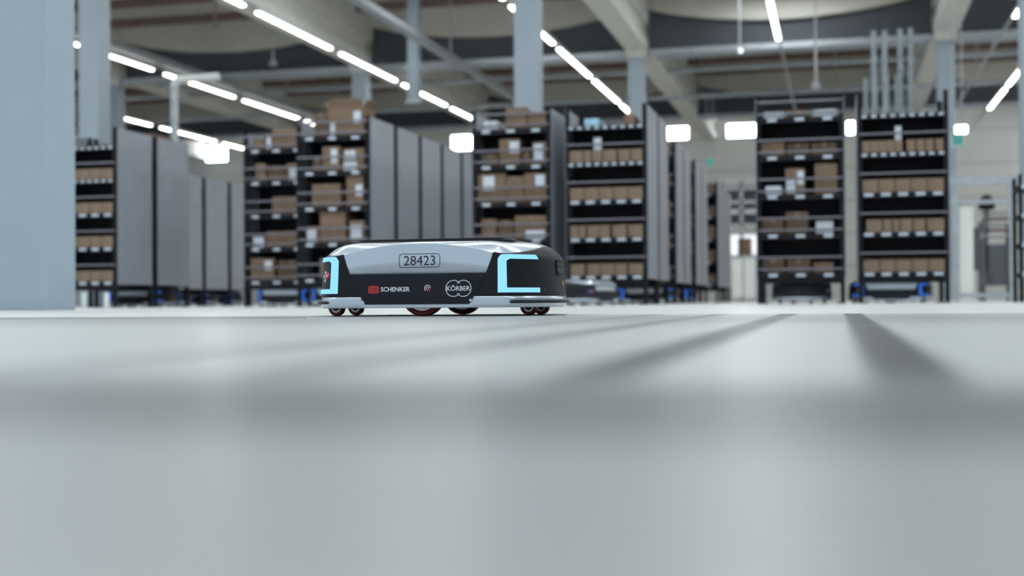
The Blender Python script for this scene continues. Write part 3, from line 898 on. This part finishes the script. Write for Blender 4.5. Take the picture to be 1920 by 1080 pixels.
# long trays along the aisles, cross pipes
for x, z, w, lb in ((-16.6, 6.12, .16, 'pale cable tray running above the bent white pipe'), (-9.4, 6.12, .10, 'pale cable tray running down to the far windows by the flapped cartons')):
    t = thing('cable_tray', lb, 'tray', (x, 30, z))
    MB().box(-w, w, -14, 21, 0, .03).build('tray_floor', M['galv'], t)
    for s in (-1, 1): MB().box(s * w - .012, s * w + .012, -14, 21, 0, .14).build('tray_side', M['galv'], t)
for Y, v, r, lb in ((34.5, 120, .09, 'thick galvanised pipe crossing below the dark beam'), (36.5, 148, .07, 'thin galvanised pipe crossing behind the thick one'), (40.5, 196, .08, 'galvanised pipe crossing before the back wall')):
    z = pix(960, v, Y).z
    t = thing('sprinkler_pipe', lb, 'pipe', (-12, Y, z))
    MB().tube((-30, 0, 0), (28, 0, 0), r, 12).build('pipe_run', M['galv'], t)
    for k in range(14): MB().tube((-29 + 4.1 * k, 0, 0), (-29 + 4.1 * k, 0, ROOF - z), .02, 6).build('hanger_rod', M['galv'], t)
for u, v0, v1, Y, lb in ((512, 40, 122, 29, 'sensor hanging on a rod below the longest light row'), (403, 16, 52, 30, 'short sensor rod hanging over the bent white pipe'),
                         (1387, 66, 100, 31, 'sensor rod hanging before the dark beam by the open aisle'), (845, 60, 106, 31.5, 'sensor rod hanging beside the square duct'), (1530, 0, 165, 26, 'long thin rod hanging above the upright frames')):
    a = pix(u, v1, Y)
    t = thing('hanging_sensor', lb, 'sensor', (a.x, Y, a.z))
    MB().tube((0, 0, .1), (0, 0, ROOF - a.z), .022, 8).build('rod', M['galv'], t); MB().tube((0, 0, 0), (0, 0, .12), .11, 14, .05).build('sensor_head', M['galv'], t)
# galvanised upright frames behind the bin rack
for u, v, Y, lb in ((1648, 58, 21.5, 'tall galvanised upright frame standing behind the bin rack, near the nearly empty rack'), (1697, 54, 22.4, 'tallest galvanised upright frame behind the bin rack'),
                    (1672, 142, 23.2, 'shorter galvanised upright frame between the two tall ones'), (1632, 148, 23.8, 'short thin galvanised frame beside the tall upright frames')):
    a = pix(u, v, Y)
    t = thing('upright_frame', lb, 'frame', (a.x, Y, 0))
    for sx in (-1, 1): MB().box(sx * .085 - .04, sx * .085 + .04, -.04, .04, 0, a.z).build('frame_post', M['darkgalv'], t)
    n = int(a.z / .45)
    for k in range(n):
        s = 1 if k % 2 else -1
        MB().tube((-.085 * s, 0, .2 + .43 * k), (.085 * s, 0, .2 + .43 * (k + 1)), .014, 6).build('brace', M['darkgalv'], t)
# exit signs
for u0, v0, u1, v1, Y, lb in ((1786, 252, 1806, 273, 27, 'green exit sign hanging beside the far pillar'), (1324, 297, 1338, 310, 40, 'small green exit sign over the far end of the open aisle')):
    a = pix(u0, v1, Y); c = pix(u1, v0, Y)
    t = thing('exit_sign', lb, 'sign', (a.x, Y, a.z)); w, h = c.x - a.x, c.z - a.z
    MB().box(-.02, w + .02, 0, .06, -.02, h + .02).build('sign_case', M['white'], t); MB().box(0, w, -.005, 0, 0, h).build('sign_face', M['exit'], t)
    for xx in (.1 * w, .9 * w): MB().tube((xx, .03, h), (xx, .03, ROOF - a.z), .01, 6).build('hanger_rod', M['galv'], t)
# conveyor gate at the right
Y = 20.0
a = pix(1786, 572, Y); c = pix(1905, 335, Y)
t = thing('conveyor_gate', 'grey steel gate frame with beige infill panel between bin rack and pillar', 'gate', (a.x, Y, 0)); w = c.x - a.x
for xx in (.05, w - .06): MB().box(xx - .04, xx + .04, -.04, .04, 0, c.z).build('gate_post', M['galv'], t)
MB().box(-.3, w + .1, -.05, .05, c.z - .08, c.z + .05).build('header_beam', M['galv'], t)
MB().box(-.3, w + .1, -.03, .03, c.z - .36, c.z - .3).build('header_rail', M['galv'], t)
MB().box(.10, .30, -.015, .015, .02, c.z - .4).build('infill_panel', M['wall'], t)
MB().box(.10, w - .1, -.02, .02, .06, .12).build('lower_rail', M['galv'], t)
Y = 22.0
a = pix(1836, 572, Y); c = pix(1903, 380, Y)
t = thing('conveyor_machine', 'dark conveyor machine with slatted roller bed behind the gate frame', 'machine', (a.x, Y, 0)); w = c.x - a.x
MB().box(.05, w, 0.1, .5, .25, .92).build('machine_base', M['machine'], t)
for xx in (.08, w - .05):
    for yy in (.05, .55): MB().box(xx - .03, xx + .03, yy - .03, yy + .03, 0, 1.3).build('machine_leg', M['machine'], t)
for k in range(5): MB().tube((.1, .05 + .12 * k, 1.05 + .10 * k), (w, .05 + .12 * k, 1.05 + .10 * k), .028, 10).build('roller', M['brown'] if k % 2 else M['steel'], t)
for xx in (.06, w): MB().prism([(xx - .015, 0), (xx + .015, 0), (xx + .015, .1), (xx - .015, .1)], 0, .6).build('side_rail', M['galv'], t).location.z = 1.0
MB().tube((.16, .3, 1.5), (.16, .3, 1.62), .12, 14, .14).tube((.16, .3, 1.62), (.16, .3, 1.74), .14, 14, .05).build('drive_motor', M['rackblack'], t)
MB().box(.13, .19, .27, .33, 1.0, 1.52).build('motor_mount', M['machine'], t)
MB().box(-.1, .15, .1, .4, .5, 1.2).build('control_box', M['machine'], t)
# low black trolley at the far right
p = pix(1913, 574, 14.9)
t = thing('shelf_trolley', 'low black shelf trolley standing before the pillar by the conveyor gate', 'trolley', (p.x + .3, 15.2, 0))
for sx in (-1, 1):
    for sy in (-1, 1): MB().box(sx * .28 - .02, sx * .28 + .02, sy * .25 - .02, sy * .25 + .02, 0, 1.4).build('upright', M['rackblack'], t)
for z in (.3, .62, .94, 1.26):
    s = MB().box(-.3, .3, -.27, .27, z - .03, z + .02).build('shelf', M['rackblack'], t)
    for k in range(3): MB().box(-.27 + .2 * k, -.14 + .2 * k, -.28, -.275, z - .02, z + .03).build('shelf_label', M['tag'], s)
# platform and pallet stack at the end of the open aisle
Y = 38.0
a = pix(1355, 340, Y); c = pix(1425, 420, Y)
t = thing('steel_platform', 'white steel platform with railings at the end of the open aisle', 'platform', (a.x, Y, 0)); w = c.x - a.x
for v in (341, 352, 378, 398, 422):
    z = pix(1390, v, Y).z
    MB().box(-.2, w + 1.2, 0, .12, z - .05, z + (.09 if v in (341, 398) else .03)).build('platform_rail', M['white'], t)
MB().box(-.2, w + 1.2, .5, .55, pix(1390, 425, Y).z, pix(1390, 345, Y).z).build('platform_backing', M['machine'], t)
for xx in (0, w * .5, w, w + 1.0): MB().box(xx - .05, xx + .05, 0, .12, 0, pix(1390, 340, Y).z).build('platform_post', M['galv'], t)
Y = 33.0
a = pix(1370, 566, Y); c = pix(1418, 482, Y)
t = thing('mesh_cage', 'pale grey cage trolley at the end of the open aisle', 'cage', (a.x, Y, 0)); w = c.x - a.x
MB().box(0, w, 0, .04, .1, c.z).build('cage_wall', M['wall'], t)
for xx in (0, w / 2, w): MB().box(xx - .02, xx + .02, -.03, 0, 0, c.z + .05).build('cage_post', M['galv'], t)
MB().box(0, w, -.03, .8, c.z, c.z + .04).build('cage_top', M['galv'], t)
a = pix(1383, 482, Y); c = pix(1394, 450, Y); z0 = c.z
zt = pix(1390, 482, Y).z + .05
for k in range(4):
    x = a.x + (k % 2) * .17; z = zt + (k // 2) * .22
    carton(x, x + .165, Y + .1, z, .215, .3, 'brown carton stacked on the pale grey cage trolley', 'cartons on the cage trolley', 'card' if k % 2 else 'card3')
